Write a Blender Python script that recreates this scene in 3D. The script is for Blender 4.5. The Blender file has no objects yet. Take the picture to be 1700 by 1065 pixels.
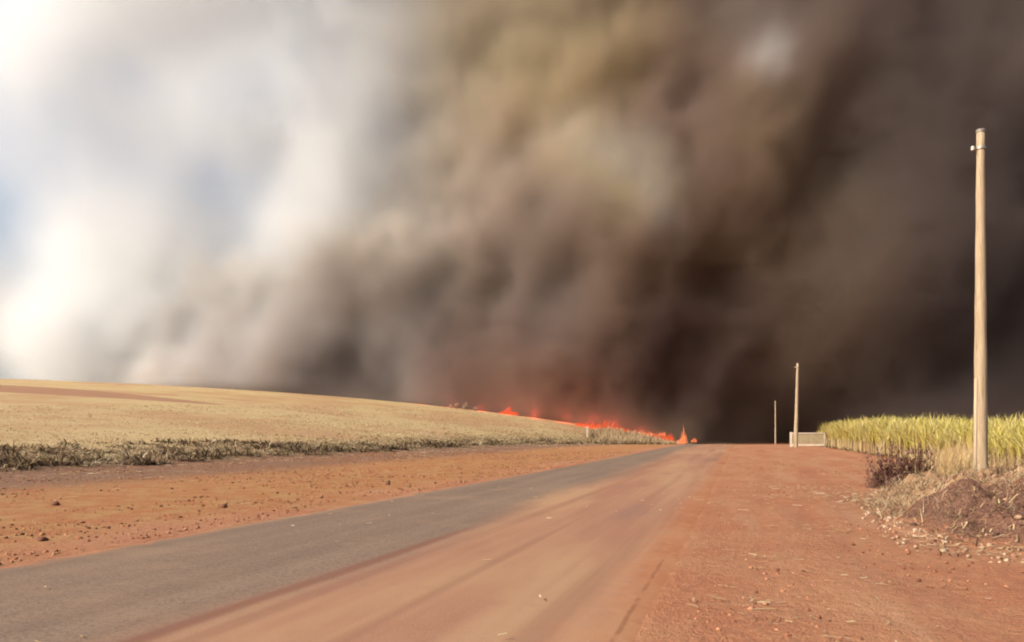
import bpy, math, random
import numpy as np

random.seed(7)
RNG = np.random.RandomState(11)
SC = bpy.context.scene
COL = SC.collection

# ------------------------------------------------------------------ camera
cam_d = bpy.data.cameras.new('camera')
cam = bpy.data.objects.new('camera', cam_d)
COL.objects.link(cam)
SC.camera = cam
cam.location = (0, 0, 1.5)
cam.rotation_euler = (math.radians(90), 0, 0)
cam_d.sensor_width = 36.0
cam_d.lens = 36.0 * 1350 / 1700
cam_d.shift_y = 192.5 / 1700
cam_d.clip_start = 0.1
cam_d.clip_end = 12000

# ------------------------------------------------------------------ world, sun, exposure
SUN_TO = np.array((-0.80, -0.42, 0.62)); SUN_TO /= np.linalg.norm(SUN_TO)
world = bpy.data.worlds.new('World'); SC.world = world
world.use_nodes = True
nt = world.node_tree; nt.nodes.clear()
w_out = nt.nodes.new('ShaderNodeOutputWorld')
w_bg = nt.nodes.new('ShaderNodeBackground')
w_sky = nt.nodes.new('ShaderNodeTexSky')
w_sky.sky_type = 'NISHITA'
w_sky.sun_disc = False
w_sky.sun_elevation = math.asin(SUN_TO[2])
w_sky.sun_rotation = math.atan2(SUN_TO[0], SUN_TO[1])
w_sky.dust_density = 5.0
w_bg.inputs['Strength'].default_value = 0.15
nt.links.new(w_sky.outputs[0], w_bg.inputs[0])
nt.links.new(w_bg.outputs[0], w_out.inputs[0])

sun_d = bpy.data.lights.new('sun', 'SUN')
sun = bpy.data.objects.new('sun', sun_d); COL.objects.link(sun)
sun_d.energy = 5.0
sun_d.angle = math.radians(0.5)
sun_d.color = (1.0, 0.945, 0.86)
from mathutils import Vector
sun.rotation_euler = Vector((-SUN_TO[0], -SUN_TO[1], -SUN_TO[2])).to_track_quat('-Z', 'Y').to_euler()
sun.location = (-60, -40, 60)

SC.view_settings.view_transform = 'Standard'
SC.view_settings.look = 'None'
SC.view_settings.gamma = 1
SC.view_settings.exposure = 0.38
SC.cycles.use_denoising = True
SC.cycles.volume_bounces = 2
SC.cycles.volume_step_rate = 3.0
SC.cycles.volume_max_steps = 256
SC.cycles.max_bounces = 6
SC.cycles.filter_width = 2.0
SC.cycles.use_adaptive_sampling = True
SC.cycles.adaptive_threshold = 0.03

# ------------------------------------------------------------------ helpers
def smooth(a, b, x):
    t = np.clip((np.asarray(x, dtype=float) - a) / (b - a), 0, 1)
    return t * t * (3 - 2 * t)

class VNoise:
    """value noise from a random lattice; dims 2 or 3, vectorised"""
    def __init__(self, seed, dims):
        self.r = np.random.RandomState(seed).rand(*([64] * dims)); self.d = dims
    def one(self, p):
        i = np.floor(p).astype(int); f = p - i; f = f * f * (3 - 2 * f)
        out = 0
        for k in range(2 ** self.d):
            w = 1; idx = []
            for a in range(self.d):
                b = (k >> a) & 1
                idx.append((i[..., a] + b) % 64)
                w = w * (f[..., a] if b else 1 - f[..., a])
            out = out + w * self.r[tuple(idx)]
        return out
    def fbm(self, p, octv=4, gain=0.5):
        p = np.asarray(p, dtype=float); s = 0; a = 1; n = 0
        for o in range(octv):
            s = s + a * self.one(p * 2 ** o + o * 17.3); n += a; a *= gain
        return s / n
N2 = VNoise(3, 2); N3 = VNoise(5, 3)
def fb2(x, y, sc, octv=4, off=0.0, gain=0.5):
    return N2.fbm(np.stack([np.asarray(x, float) * sc + off, np.asarray(y, float) * sc + off * 1.7], -1), octv, gain)

def mesh_np(name, V, F, cols=None, attrs=None, smooth_shade=False):
    """F: (n,4) or (n,3) int array"""
    V = np.asarray(V, dtype=np.float32); F = np.asarray(F, dtype=np.int32)
    me = bpy.data.meshes.new(name)
    k = F.shape[1]
    me.vertices.add(len(V)); me.vertices.foreach_set('co', V.ravel())
    me.loops.add(F.size); me.loops.foreach_set('vertex_index', F.ravel())
    me.polygons.add(len(F)); me.polygons.foreach_set('loop_start', np.arange(0, F.size, k, dtype=np.int32))
    if smooth_shade:
        me.polygons.foreach_set('use_smooth', np.ones(len(F), dtype=bool))
    me.update(calc_edges=True); me.validate()
    if cols is not None:
        a = me.color_attributes.new('tint', 'FLOAT_COLOR', 'POINT')
        c = np.ones((len(V), 4), dtype=np.float32); c[:, :3] = cols
        a.data.foreach_set('color', c.ravel())
    for kx, val in (attrs or {}).items():
        a = me.attributes.new(kx, 'FLOAT', 'POINT'); a.data.foreach_set('value', np.asarray(val, dtype=np.float32).ravel())
    return me

def link(name, me, mat=None, parent=None):
    o = bpy.data.objects.new(name, me); COL.objects.link(o)
    if mat is not None: me.materials.append(mat)
    if parent is not None: o.parent = parent
    return o

def tag(o, label=None, cat=None, group=None, kind=None):
    if label: o['label'] = label
    if cat: o['category'] = cat
    if group: o['group'] = group
    if kind: o['kind'] = kind
    return o

def empty(name, loc, rz=0):
    o = bpy.data.objects.new(name, None); COL.objects.link(o)
    o.location = loc; o.rotation_euler = (0, 0, rz); o.empty_display_size = 0.2
    return o

def grid_faces(nr, nc):
    i = np.arange(nr * nc).reshape(nr, nc)
    return np.stack([i[:-1, :-1].ravel(), i[:-1, 1:].ravel(), i[1:, 1:].ravel(), i[1:, :-1].ravel()], 1)

def ribbons(P, W, S, C):
    """P (n,k,3) centre lines, W (n,k) half widths, S (n,3) side vectors, C (n,3) or (n,k,3) colours"""
    n, k, _ = P.shape
    A = P - S[:, None, :] * W[..., None]; B = P + S[:, None, :] * W[..., None]
    V = np.stack([A, B], 2).reshape(-1, 3)
    if C.ndim == 2: C = np.repeat(C[:, None, :], k, 1)
    CC = np.repeat(C[:, :, None, :], 2, 2).reshape(-1, 3)
    base = (np.arange(n) * k * 2)[:, None] + (np.arange(k - 1) * 2)[None, :]
    F = np.stack([base, base + 1, base + 3, base + 2], -1).reshape(-1, 4)
    return V, F, CC

def arcs(base, az, length, lean, droop, k=4):
    """curved blades: base (n,3); az heading; lean = initial angle from vertical; droop = extra bending along it"""
    n = len(base); t = np.linspace(0, 1, k)
    P = np.zeros((n, k, 3)); P[:, 0] = base
    for j in range(1, k):
        a = lean + droop * (t[j] ** 1.3)
        step = (length / (k - 1))[:, None]
        d = np.stack([np.sin(a) * np.cos(az), np.sin(a) * np.sin(az), np.cos(a)], -1)
        P[:, j] = P[:, j - 1] + d * step
    S = np.stack([-np.sin(az), np.cos(az), np.zeros(n)], -1)
    return P, S, t

def join(parts):
    V = []; F = []; C = []; o = 0
    for v, f, c in parts:
        V.append(v); F.append(f + o); C.append(c); o += len(v)
    return np.concatenate(V), np.concatenate(F), np.concatenate(C)

# ------------------------------------------------------------------ terrain shape
def U(X, Y): return X - 0.28 * Y
def field_edge(Y):
    return np.interp(Y, [-50, 30, 100, 150, 180, 200, 260], [31, 31, 31.5, 26.5, 19, 14, 8])
def S_of(X, Y): return -U(X, Y) - field_edge(Y)
def ground_z(X, Y):
    X = np.asarray(X, float); Y = np.asarray(Y, float)
    z = 0.35 * np.exp(-((Y - 110) / 55.0) ** 2)
    z = z - 0.006 * np.clip(Y - 130, 0, None) - 0.00001 * np.clip(Y - 130, 0, 600) ** 2
    s = S_of(X, Y)
    sp = np.clip(s, 0, None)
    F = 19.8 * (1 - np.exp(-sp / 93.0))
    G = np.interp(Y, [-200, 0, 30, 60, 100, 150, 190, 207, 225, 260, 330, 500], [0.05, 0.05, .13, .29, .49, .76, .95, 1.0, .97, .80, .5, .1])
    z = z + F * G
    z = z + 0.35 * smooth(-4, 1.5, s) * smooth(3.0, 0, -s) * 0.6 * np.interp(Y, [0, 120, 200], [1, 1, .4])
    z = z + 0.10 * (fb2(X, Y, 0.11, 3) - 0.5) * smooth(1.5, 6, np.abs(U(X, Y) + 4.6) - 4)
    return z

# ------------------------------------------------------------------ materials
def mat_new(name, rough=0.9):
    m = bpy.data.materials.new(name); m.use_nodes = True
    b = m.node_tree.nodes['Principled BSDF']
    b.inputs['Roughness'].default_value = rough
    b.inputs['Specular IOR Level'].default_value = 0.15
    return m, m.node_tree, b
def N(nt, t, **kw):
    n = nt.nodes.new(t)
    for k, v in kw.items(): setattr(n, k, v)
    return n
def attr(nt, name):
    return N(nt, 'ShaderNodeAttribute', attribute_name=name)
def mrange(nt, val, a, b, c=0.0, d=1.0, kind='SMOOTHSTEP'):
    n = N(nt, 'ShaderNodeMapRange', interpolation_type=kind)
    nt.links.new(val, n.inputs['Value'])
    for k, v in zip(('From Min', 'From Max', 'To Min', 'To Max'), (a, b, c, d)): n.inputs[k].default_value = v
    return n.outputs[0]
def math_(nt, op, a, b=None):
    n = N(nt, 'ShaderNodeMath', operation=op)
    for i, x in enumerate((a, b)):
        if x is None: continue
        if isinstance(x, (int, float)): n.inputs[i].default_value = x
        else: nt.links.new(x, n.inputs[i])
    return n.outputs[0]
def mixc(nt, fac, a, b, mode='MIX'):
    n = N(nt, 'ShaderNodeMix', data_type='RGBA', blend_type=mode)
    def put(sock, x):
        if isinstance(x, (tuple, list)): sock.default_value = (*x, 1)
        elif isinstance(x, (int, float)): sock.default_value = x
        else: nt.links.new(x, sock)
    put(n.inputs[0], fac); put(n.inputs[6], a); put(n.inputs[7], b)
    return n.outputs[2]
def noise(nt, scale, detail=4, rough=0.55, vec=None, stretch=None):
    n = N(nt, 'ShaderNodeTexNoise'); n.inputs['Scale'].default_value = scale
    n.inputs['Detail'].default_value = detail; n.inputs['Roughness'].default_value = rough
    if vec is None:
        tc = N(nt, 'ShaderNodeTexCoord'); vec = tc.outputs['Object']
    if stretch:
        mr = N(nt, 'ShaderNodeMapping'); mr.inputs['Rotation'].default_value = (0, 0, stretch[1])
        mp = N(nt, 'ShaderNodeMapping'); mp.inputs['Scale'].default_value = stretch[0]
        nt.links.new(vec, mr.inputs[0]); nt.links.new(mr.outputs[0], mp.inputs[0]); vec = mp.outputs[0]
    nt.links.new(vec, n.inputs['Vector'])
    return n.outputs[0]
def dim(nt, c, k):
    return mixc(nt, 1.0, c, (k, k, k), 'MULTIPLY')
def bump(nt, b, h, strength=0.5, dist=0.05):
    n = N(nt, 'ShaderNodeBump'); n.inputs['Strength'].default_value = strength; n.inputs['Distance'].default_value = dist
    nt.links.new(h, n.inputs['Height']); nt.links.new(n.outputs[0], b.inputs['Normal'])

ROAD_A = math.atan(0.28)   # the road runs this far clockwise from +Y

def dirt_colour(nt):
    n1 = noise(nt, 0.45, 5, 0.6); n2 = noise(nt, 6.0, 5, 0.7); n3 = noise(nt, 40.0, 3, 0.7)
    c = mixc(nt, mrange(nt, n1, 0.35, 0.65), (0.40, 0.160, 0.080), (0.44, 0.205, 0.105))
    c = mixc(nt, mrange(nt, n2, 0.5, 0.78), c, (0.50, 0.265, 0.14))
    c = mixc(nt, mrange(nt, n2, 0.45, 0.28), c, (0.32, 0.135, 0.080))
    c = mixc(nt, mrange(nt, n3, 0.60, 0.75, 0, 0.5), c, (0.20, 0.085, 0.05))
    sw = noise(nt, 1.0, 4, 0.6, stretch=((0.9, 0.10, 1), ROAD_A))
    c = mixc(nt, mrange(nt, sw, 0.50, 0.72, 0, .75), c, (0.47, 0.26, 0.145))
    c = mixc(nt, mrange(nt, sw, 0.46, 0.30, 0, .7), c, (0.34, 0.125, 0.065))
    return c, n2, n3

DIM = 0.70
def make_ground_mat():
    m, nt, b = mat_new('earth_and_stubble', 0.95)
    s = attr(nt, 's').outputs['Fac']; u = attr(nt, 'u').outputs['Fac']
    dirt, n2, n3 = dirt_colour(nt)
    # gritty yellow-orange band on the left verge
    big = noise(nt, 0.18, 4, 0.6); mid = noise(nt, 1.3, 5, 0.65)
    grit = mixc(nt, mrange(nt, mid, 0.4, 0.62), (0.40, 0.158, 0.062), (0.43, 0.235, 0.095))
    spk = noise(nt, 14, 3, 0.75)
    grit = mixc(nt, mrange(nt, spk, 0.53, 0.66, 0, .8), grit, (0.24, 0.10, 0.04))
    uu = math_(nt, 'ADD', u, math_(nt, 'MULTIPLY', math_(nt, 'SUBTRACT', big, 0.5), 9.0))
    left = mrange(nt, uu, -8.0, -11.0)
    c = mixc(nt, left, dirt, grit)
    # dull purple-brown litter in front of the field edge
    ss = math_(nt, 'ADD', s, math_(nt, 'MULTIPLY', math_(nt, 'SUBTRACT', mid, 0.5), 7.0))
    lit = mixc(nt, mrange(nt, spk, 0.4, 0.65), (0.17, 0.085, 0.050), (0.31, 0.165, 0.095))
    lit = mixc(nt, mrange(nt, n3, 0.58, 0.7), lit, (0.6, 0.42, 0.28))
    c = mixc(nt, mrange(nt, ss, -13.5, -8.0), c, lit)
    # stubble field
    f1 = noise(nt, 0.05, 4, 0.6); f2 = noise(nt, 0.7, 6, 0.7); f3 = noise(nt, 5.0, 4, 0.7)
    fld = mixc(nt, mrange(nt, f1, 0.40, 0.60), (0.43, 0.255, 0.125), (0.50, 0.36, 0.175))
    fld = mixc(nt, mrange(nt, f2, 0.52, 0.75), fld, (0.54, 0.41, 0.21))
    fld = mixc(nt, mrange(nt, f2, 0.45, 0.28), fld, (0.36, 0.215, 0.105))
    fld = mixc(nt, mrange(nt, f3, 0.60, 0.75, 0, .7), fld, (0.22, 0.15, 0.06))
    fs = math_(nt, 'ADD', s, math_(nt, 'MULTIPLY', math_(nt, 'SUBTRACT', mid, 0.5), 4.0))
    c = mixc(nt, mrange(nt, fs, -0.6, 1.2), c, fld)
    band = math_(nt, 'MULTIPLY', mrange(nt, s, -2.0, 0.5), mrange(nt, math_(nt, 'ADD', s, math_(nt, 'MULTIPLY', math_(nt, 'SUBTRACT', mid, 0.5), 14.0)), 11.0, 4.0))
    c = mixc(nt, math_(nt, 'MULTIPLY', band, .85), c, mixc(nt, mrange(nt, f3, .45, .6), (0.13, 0.075, 0.04), (0.36, 0.25, 0.14)))
    # bare earth track across the upper field
    tr = attr(nt, 'track').outputs['Fac']
    trn = math_(nt, 'ADD', tr, math_(nt, 'MULTIPLY', math_(nt, 'SUBTRACT', f2, 0.5), 0.9))
    c = mixc(nt, mrange(nt, trn, 0.35, 0.7, 0, .9), c, (0.34, 0.17, 0.10))
    nt.links.new(dim(nt, c, DIM), b.inputs['Base Color'])
    h = math_(nt, 'ADD', math_(nt, 'MULTIPLY', n2, 0.7), math_(nt, 'MULTIPLY', n3, 0.3))
    bump(nt, b, h, 0.9, 0.10)
    return m

def make_road_mat():
    m, nt, b = mat_new('dusty_asphalt', 0.85)
    u = attr(nt, 'u').outputs['Fac']; y = attr(nt, 'v').outputs['Fac']
    fine = noise(nt, 60, 3, 0.6); mid = noise(nt, 2.2, 4, 0.6)
    streak = noise(nt, 1.0, 5, 0.6, stretch=((1.3, 0.07, 1), ROAD_A))
    streak2 = noise(nt, 1.0, 4, 0.55, stretch=((0.55, 0.09, 1), ROAD_A))
    asp = mixc(nt, mrange(nt, streak, 0.3, 0.7), (0.20, 0.137, 0.100), (0.255, 0.178, 0.128))
    agg = noise(nt, 28, 2, 0.8)
    asp = mixc(nt, mrange(nt, fine, 0.45, 0.7, 0, 0.45), asp, (0.34, 0.26, 0.20))
    asp = mixc(nt, mrange(nt, agg, 0.52, 0.40, 0, 0.45), asp, (0.11, 0.075, 0.058))
    wear = noise(nt, 1.0, 6, 0.7, stretch=((0.35, 0.35, 1), 0))
    asp = mixc(nt, mrange(nt, wear, 0.50, 0.66, 0, .5), asp, (0.30, 0.195, 0.13))
    dust = mixc(nt, mrange(nt, streak, 0.34, 0.68), (0.325, 0.162, 0.104), (0.37, 0.198, 0.124))
    dust = mixc(nt, mrange(nt, streak2, 0.45, 0.68), dust, (0.41, 0.242, 0.140))
    dust = mixc(nt, mrange(nt, streak2, 0.42, 0.30), dust, (0.275, 0.155, 0.115))
    dust = mixc(nt, mrange(nt, mid, 0.55, 0.75, 0, .15), dust, (0.24, 0.115, 0.075))
    dust = mixc(nt, mrange(nt, agg, 0.55, 0.68, 0, .35), dust, (0.42, 0.25, 0.16))
    trk = noise(nt, 1.0, 3, 0.6, stretch=((1.7, 0.03, 1), ROAD_A))
    dust = mixc(nt, mrange(nt, trk, 0.52, 0.66, 0, .55), dust, (0.27, 0.135, 0.09))
    dust = mixc(nt, mrange(nt, trk, 0.45, 0.33, 0, .45), dust, (0.41, 0.235, 0.138))
    un = math_(nt, 'ADD', u, math_(nt, 'MULTIPLY', math_(nt, 'SUBTRACT', streak2, 0.5), 2.2))
    un = math_(nt, 'ADD', un, math_(nt, 'MULTIPLY', math_(nt, 'SUBTRACT', mid, 0.5), 0.7))
    shift = mrange(nt, y, 10.0, 90.0, 0.0, 1.5, 'LINEAR')
    un = math_(nt, 'ADD', un, shift)
    k = mrange(nt, un, -4.9, -3.5)
    c = mixc(nt, k, asp, dust)
    # dirt drifted over the two edges
    dirt, _a, _b = dirt_colour(nt)
    e1 = math_(nt, 'ADD', u, math_(nt, 'MULTIPLY', math_(nt, 'SUBTRACT', mid, 0.5), 0.8))
    c = mixc(nt, mrange(nt, e1, -8.0, -8.45, 0, .9), c, dirt)
    c = mixc(nt, mrange(nt, e1, -1.5, -0.85, 0, .9), c, dirt)
    # old tyre rut of darker soil along the middle
    d = math_(nt, 'ABSOLUTE', math_(nt, 'ADD', u, math_(nt, 'ADD', math_(nt, 'MULTIPLY', math_(nt, 'SUBTRACT', streak2, 0.5), 0.25), 4.28)))
    rut = math_(nt, 'MULTIPLY', mrange(nt, d, 0.17, 0.03), mrange(nt, y, 14.5, 11.0))
    c = mixc(nt, math_(nt, 'MULTIPLY', rut, 0.75), c, (0.21, 0.10, 0.07))
    d2 = math_(nt, 'ABSOLUTE', math_(nt, 'ADD', u, 3.92))
    rut2 = math_(nt, 'MULTIPLY', mrange(nt, d2, 0.16, 0.04), mrange(nt, y, 12.0, 8.0))
    c = mixc(nt, math_(nt, 'MULTIPLY', rut2, 0.4), c, (0.25, 0.115, 0.08))
    b.inputs['Specular IOR Level'].default_value = 0.0
    d3 = math_(nt, 'ABSOLUTE', math_(nt, 'ADD', u, math_(nt, 'ADD', math_(nt, 'MULTIPLY', math_(nt, 'SUBTRACT', mid, 0.5), 0.06), 0.92)))
    crk = math_(nt, 'MULTIPLY', mrange(nt, d3, 0.035, 0.005), mrange(nt, y, 11.0, 9.0))
    c = mixc(nt, math_(nt, 'MULTIPLY', crk, mrange(nt, noise(nt, 1.3, 3, .6), .38, .52, 0, .5)), c, (0.20, 0.08, 0.05))
    nt.links.new(dim(nt, c, DIM), b.inputs['Base Color'])
    bump(nt, b, math_(nt, 'ADD', fine, math_(nt, 'MULTIPLY', streak, 0.6)), 0.25, 0.02)
    return m

def make_tint_mat(name, rough=0.8, trans=0.0, level=0.74):
    m, nt, b = mat_new(name, rough)
    c = dim(nt, attr(nt, 'tint').outputs['Color'], level)
    nt.links.new(c, b.inputs['Base Color'])
    if trans:
        t = N(nt, 'ShaderNodeBsdfTranslucent'); nt.links.new(c, t.inputs['Color'])
        mx = N(nt, 'ShaderNodeMixShader'); mx.inputs[0].default_value = trans
        out = nt.nodes['Material Output']
        nt.links.new(b.outputs[0], mx.inputs[1]); nt.links.new(t.outputs[0], mx.inputs[2]); nt.links.new(mx.outputs[0], out.inputs['Surface'])
    return m

M_ground = make_ground_mat(); M_road = make_road_mat()
M_leaf = make_tint_mat('dry_leaves', 0.7, 0.3)
M_soil = make_tint_mat('loose_soil', 0.95)
M_cane = make_tint_mat('cane_leaves', 0.65, 0.3, 0.86)

# ------------------------------------------------------------------ ground and road
def axis(segs):
    out = [segs[0][0]]
    for a, b, d in segs:
        n = max(1, int(round((b - a) / d))); out += list(np.linspace(a, b, n + 1)[1:])
    return np.array(out)
def track_mask(X, Y):
    # an earth track running over the upper field, just under the brow
    line = 141 + 5 * np.sin(X * .05); hw = np.interp(X, [-130, -80, -52], [19, 12, 3])
    return smooth(-42, -56, X) * smooth(1.3, .6, np.abs(Y - line) / hw)
def build_ground():
    ys = axis([(-60, 0, 6), (0, 5, 1), (5, 30, 0.16), (30, 60, 0.4), (60, 130, 0.9), (130, 240, 1.6), (240, 420, 8), (420, 1000, 40), (1000, 5000, 400)])
    us = axis([(-4200, -900, 300), (-900, -260, 20), (-260, -110, 2.5), (-110, -45, 0.9), (-45, -8.9, 0.28), (-8.9, -8.0, 0.1), (-8.0, -1.2, 0.68), (-1.2, -0.3, 0.1),
               (-0.3, 13, 0.14), (13, 40, 1.0), (40, 200, 8), (200, 900, 50), (900, 4200, 300)])
    uu, yy = np.meshgrid(us, ys)
    X = uu + 0.28 * yy
    Z = ground_z(X, yy)
    near = np.clip(1 - yy / 70.0, 0, 1) * smooth(0.3, 1.2, np.abs(uu + 4.6) - 4.0)
    Z += near * 0.05 * (fb2(X, yy, 1.7, 4, 9.1) - 0.5) + near * 0.02 * (fb2(X, yy, 7.0, 3, 4.1) - 0.5)
    Z += near * .07 * (fb2(uu * 2.2, yy * .22, 1.0, 4, 3.3) - .5) * smooth(-.6, .2, uu)
    Z -= 0.06 * smooth(-0.10, -0.45, np.abs(uu + 4.6) - 4.0)
    V = np.stack([X, yy, Z], -1).reshape(-1, 3)
    me = mesh_np('ground', V, grid_faces(len(ys), len(us)), attrs={'s': S_of(X, yy), 'u': uu, 'track': track_mask(X, yy)}, smooth_shade=True)
    tag(link('ground', me, M_ground), kind='structure')
def build_road():
    ys = axis([(-20, 5, 1), (5, 30, 0.2), (30, 200, 1.0)])
    n = 28
    rows = []; uvs = []
    jl = -8.6 + 0.22 * (fb2(ys * 0, ys, 0.9, 4, 2.2) - 0.5) + 0.12 * (fb2(ys * 0, ys, 5.0, 2, 5.2) - .5)
    jr = -0.6 + 0.30 * (fb2(ys * 0, ys, 0.7, 4, 7.2) - 0.5) + 0.10 * (fb2(ys * 0, ys, 5.0, 2, 1.2) - .5)
    t = np.linspace(0, 1, n)
    uu = jl[:, None] * (1 - t) + jr[:, None] * t
    yy = np.repeat(ys[:, None], n, 1)
    X = uu + 0.28 * yy
    Z = ground_z(X, yy) + 0.012 + 0.03 * (1 - ((t - .5) * 2) ** 2)[None, :]
    Z[:, 0] -= 0.045; Z[:, -1] -= 0.045
    V = np.stack([X, yy, Z], -1).reshape(-1, 3)
    me = mesh_np('road', V, grid_faces(len(ys), n), attrs={'u': uu, 'v': yy}, smooth_shade=True)
    tag(link('road', me, M_road), kind='structure')
build_ground(); build_road()

# ------------------------------------------------------------------ earth bank round the nearest pole
def bank_h(X, Y):
    u = U(X, Y)
    un = u + 0.7 * (fb2(X, Y, 0.35, 3, 3.3) - 0.5) * 2
    amp = np.interp(Y, [4, 9.3, 10.5, 12, 15, 19, 23, 27, 34, 50], [0.0, 0.0, .35, .66, .72, .50, .24, .18, .10, 0.0])
    edge = np.interp(Y, [5, 10, 11.25, 13.7, 18, 22, 30, 50], [3.5, 3.1, 2.4, 2.2, 2.7, 3.5, 4.4, 5.5])
    h = amp * smooth(0, 2.3, un - edge) * (1 - 0.55 * smooth(8.5, 11.5, u))
    k = smooth(0.02, 0.25, h)
    lump = (fb2(X, Y, 0.8, 4, 1.1) - 0.5) * 0.60 + (fb2(X, Y, 2.4, 4, 6.1) - 0.5) * 0.60 + np.abs(fb2(X, Y, 6.0, 3, 2.7) - 0.5) * 0.22
    return h + k * lump - 0.05 * (1 - smooth(0.0, 0.03, h))
def land_z(X, Y):
    return float(max(ground_z(X, Y), ground_z(X, Y) + bank_h(np.array(X, float), np.array(Y, float))))
def make_bank_mat():
    m, nt, b = mat_new('bank_soil', 0.97)
    dirt, n2, n3 = dirt_colour(nt)
    tone = attr(nt, 'tone').outputs['Fac']
    mid = noise(nt, 2.5, 5, 0.7); f = noise(nt, 22, 4, 0.75)
    tan = mixc(nt, mrange(nt, mid, 0.4, 0.65), (0.44, 0.25, 0.13), (0.52, 0.34, 0.19))
    tan = mixc(nt, mrange(nt, f, 0.55, 0.72, 0, .8), tan, (0.25, 0.13, 0.06))
    mauve = mixc(nt, mrange(nt, f, 0.42, 0.62), (0.155, 0.075, 0.048), (0.31, 0.165, 0.105))
    tn = math_(nt, 'ADD', tone, math_(nt, 'MULTIPLY', math_(nt, 'SUBTRACT', mid, 0.5), 1.2))
    c = mixc(nt, mrange(nt, tn, 0.4, 0.65), tan, mauve)
    rim = attr(nt, 'rim').outputs['Fac']
    c = mixc(nt, mrange(nt, math_(nt, 'ADD', rim, math_(nt, 'MULTIPLY', math_(nt, 'SUBTRACT', mid, 0.5), .25)), 0.18, 0.02), c, dirt)
    nt.links.new(dim(nt, c, DIM), b.inputs['Base Color'])
    bump(nt, b, math_(nt, 'ADD', f, n2), 0.8, 0.08)
    return m
def build_bank():
    ys = axis([(5, 30, 0.07), (30, 50, 0.2)]); us = axis([(1.2, 9, 0.07), (9, 12.5, 0.15)])
    uu, yy = np.meshgrid(us, ys); X = uu + 0.28 * yy
    H = bank_h(X, yy)
    V = np.stack([X, yy, ground_z(X, yy) + H], -1).reshape(-1, 3)
    tone = smooth(15.5, 12.8, yy + 0.3 * (uu - 4)) * smooth(2.3, 3.1, uu + 0.05 * (yy - 10))
    tone = np.maximum(tone, smooth(7.0, 8.0, uu) * 0.9)
    me = mesh_np('dirt_bank', V, grid_faces(len(ys), len(us)), attrs={'tone': tone, 'rim': np.clip(H, 0, None)}, smooth_shade=True)
    tag(link('dirt_bank', me, make_bank_mat()), kind='structure')
build_bank()

# ------------------------------------------------------------------ loose soil and straw
ICO = None
def ico():
    p = (1 + 5 ** .5) / 2
    v = np.array([(-1, p, 0), (1, p, 0), (-1, -p, 0), (1, -p, 0), (0, -1, p), (0, 1, p), (0, -1, -p), (0, 1, -p), (p, 0, -1), (p, 0, 1), (-p, 0, -1), (-p, 0, 1)]) / 1.9
    f = np.array([(0, 11, 5), (0, 5, 1), (0, 1, 7), (0, 7, 10), (0, 10, 11), (1, 5, 9), (5, 11, 4), (11, 10, 2), (10, 7, 6), (7, 1, 8), (3, 9, 4), (3, 4, 2), (3, 2, 6), (3, 6, 8), (3, 8, 9), (4, 9, 5), (2, 4, 11), (6, 2, 10), (8, 6, 7), (9, 8, 1)])
    return v, f
def zs(X, Y):
    return ground_z(X, Y) + np.clip(bank_h(X, Y), 0, None)
def clods(X, Y, size, cols):
    v, f = ico(); n = len(X)
    j = 1 + (RNG.rand(n, 12, 1) - .5) * 0.7
    sc = size[:, None, None] * np.stack([1 + RNG.rand(n) * .5, 1 + RNG.rand(n) * .3, .7 + RNG.rand(n) * .4], -1)[:, None, :]
    P = v[None] * j * sc
    a = RNG.rand(n) * 6.28; c, s = np.cos(a)[:, None], np.sin(a)[:, None]
    P = np.stack([P[..., 0] * c - P[..., 1] * s, P[..., 0] * s + P[..., 1] * c, P[..., 2]], -1)
    P[..., 0] += X[:, None]; P[..., 1] += Y[:, None]; P[..., 2] += (zs(X, Y) + size * .15)[:, None]
    F = (f[None] + (np.arange(n) * 12)[:, None, None]).reshape(-1, 3)
    return P.reshape(-1, 3), F, np.repeat(cols, 12, 0)
def pick(cols, n, jit=0.12):
    c = np.array(cols)[RNG.randint(0, len(cols), n)]
    return np.clip(c * (1 + (RNG.rand(n, 1) - .5) * 2 * jit), 0, 1)
def in_view(X, Y, m=0.74):
    return (np.abs(X) < Y * m + 2) & (Y > 3.5)
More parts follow.
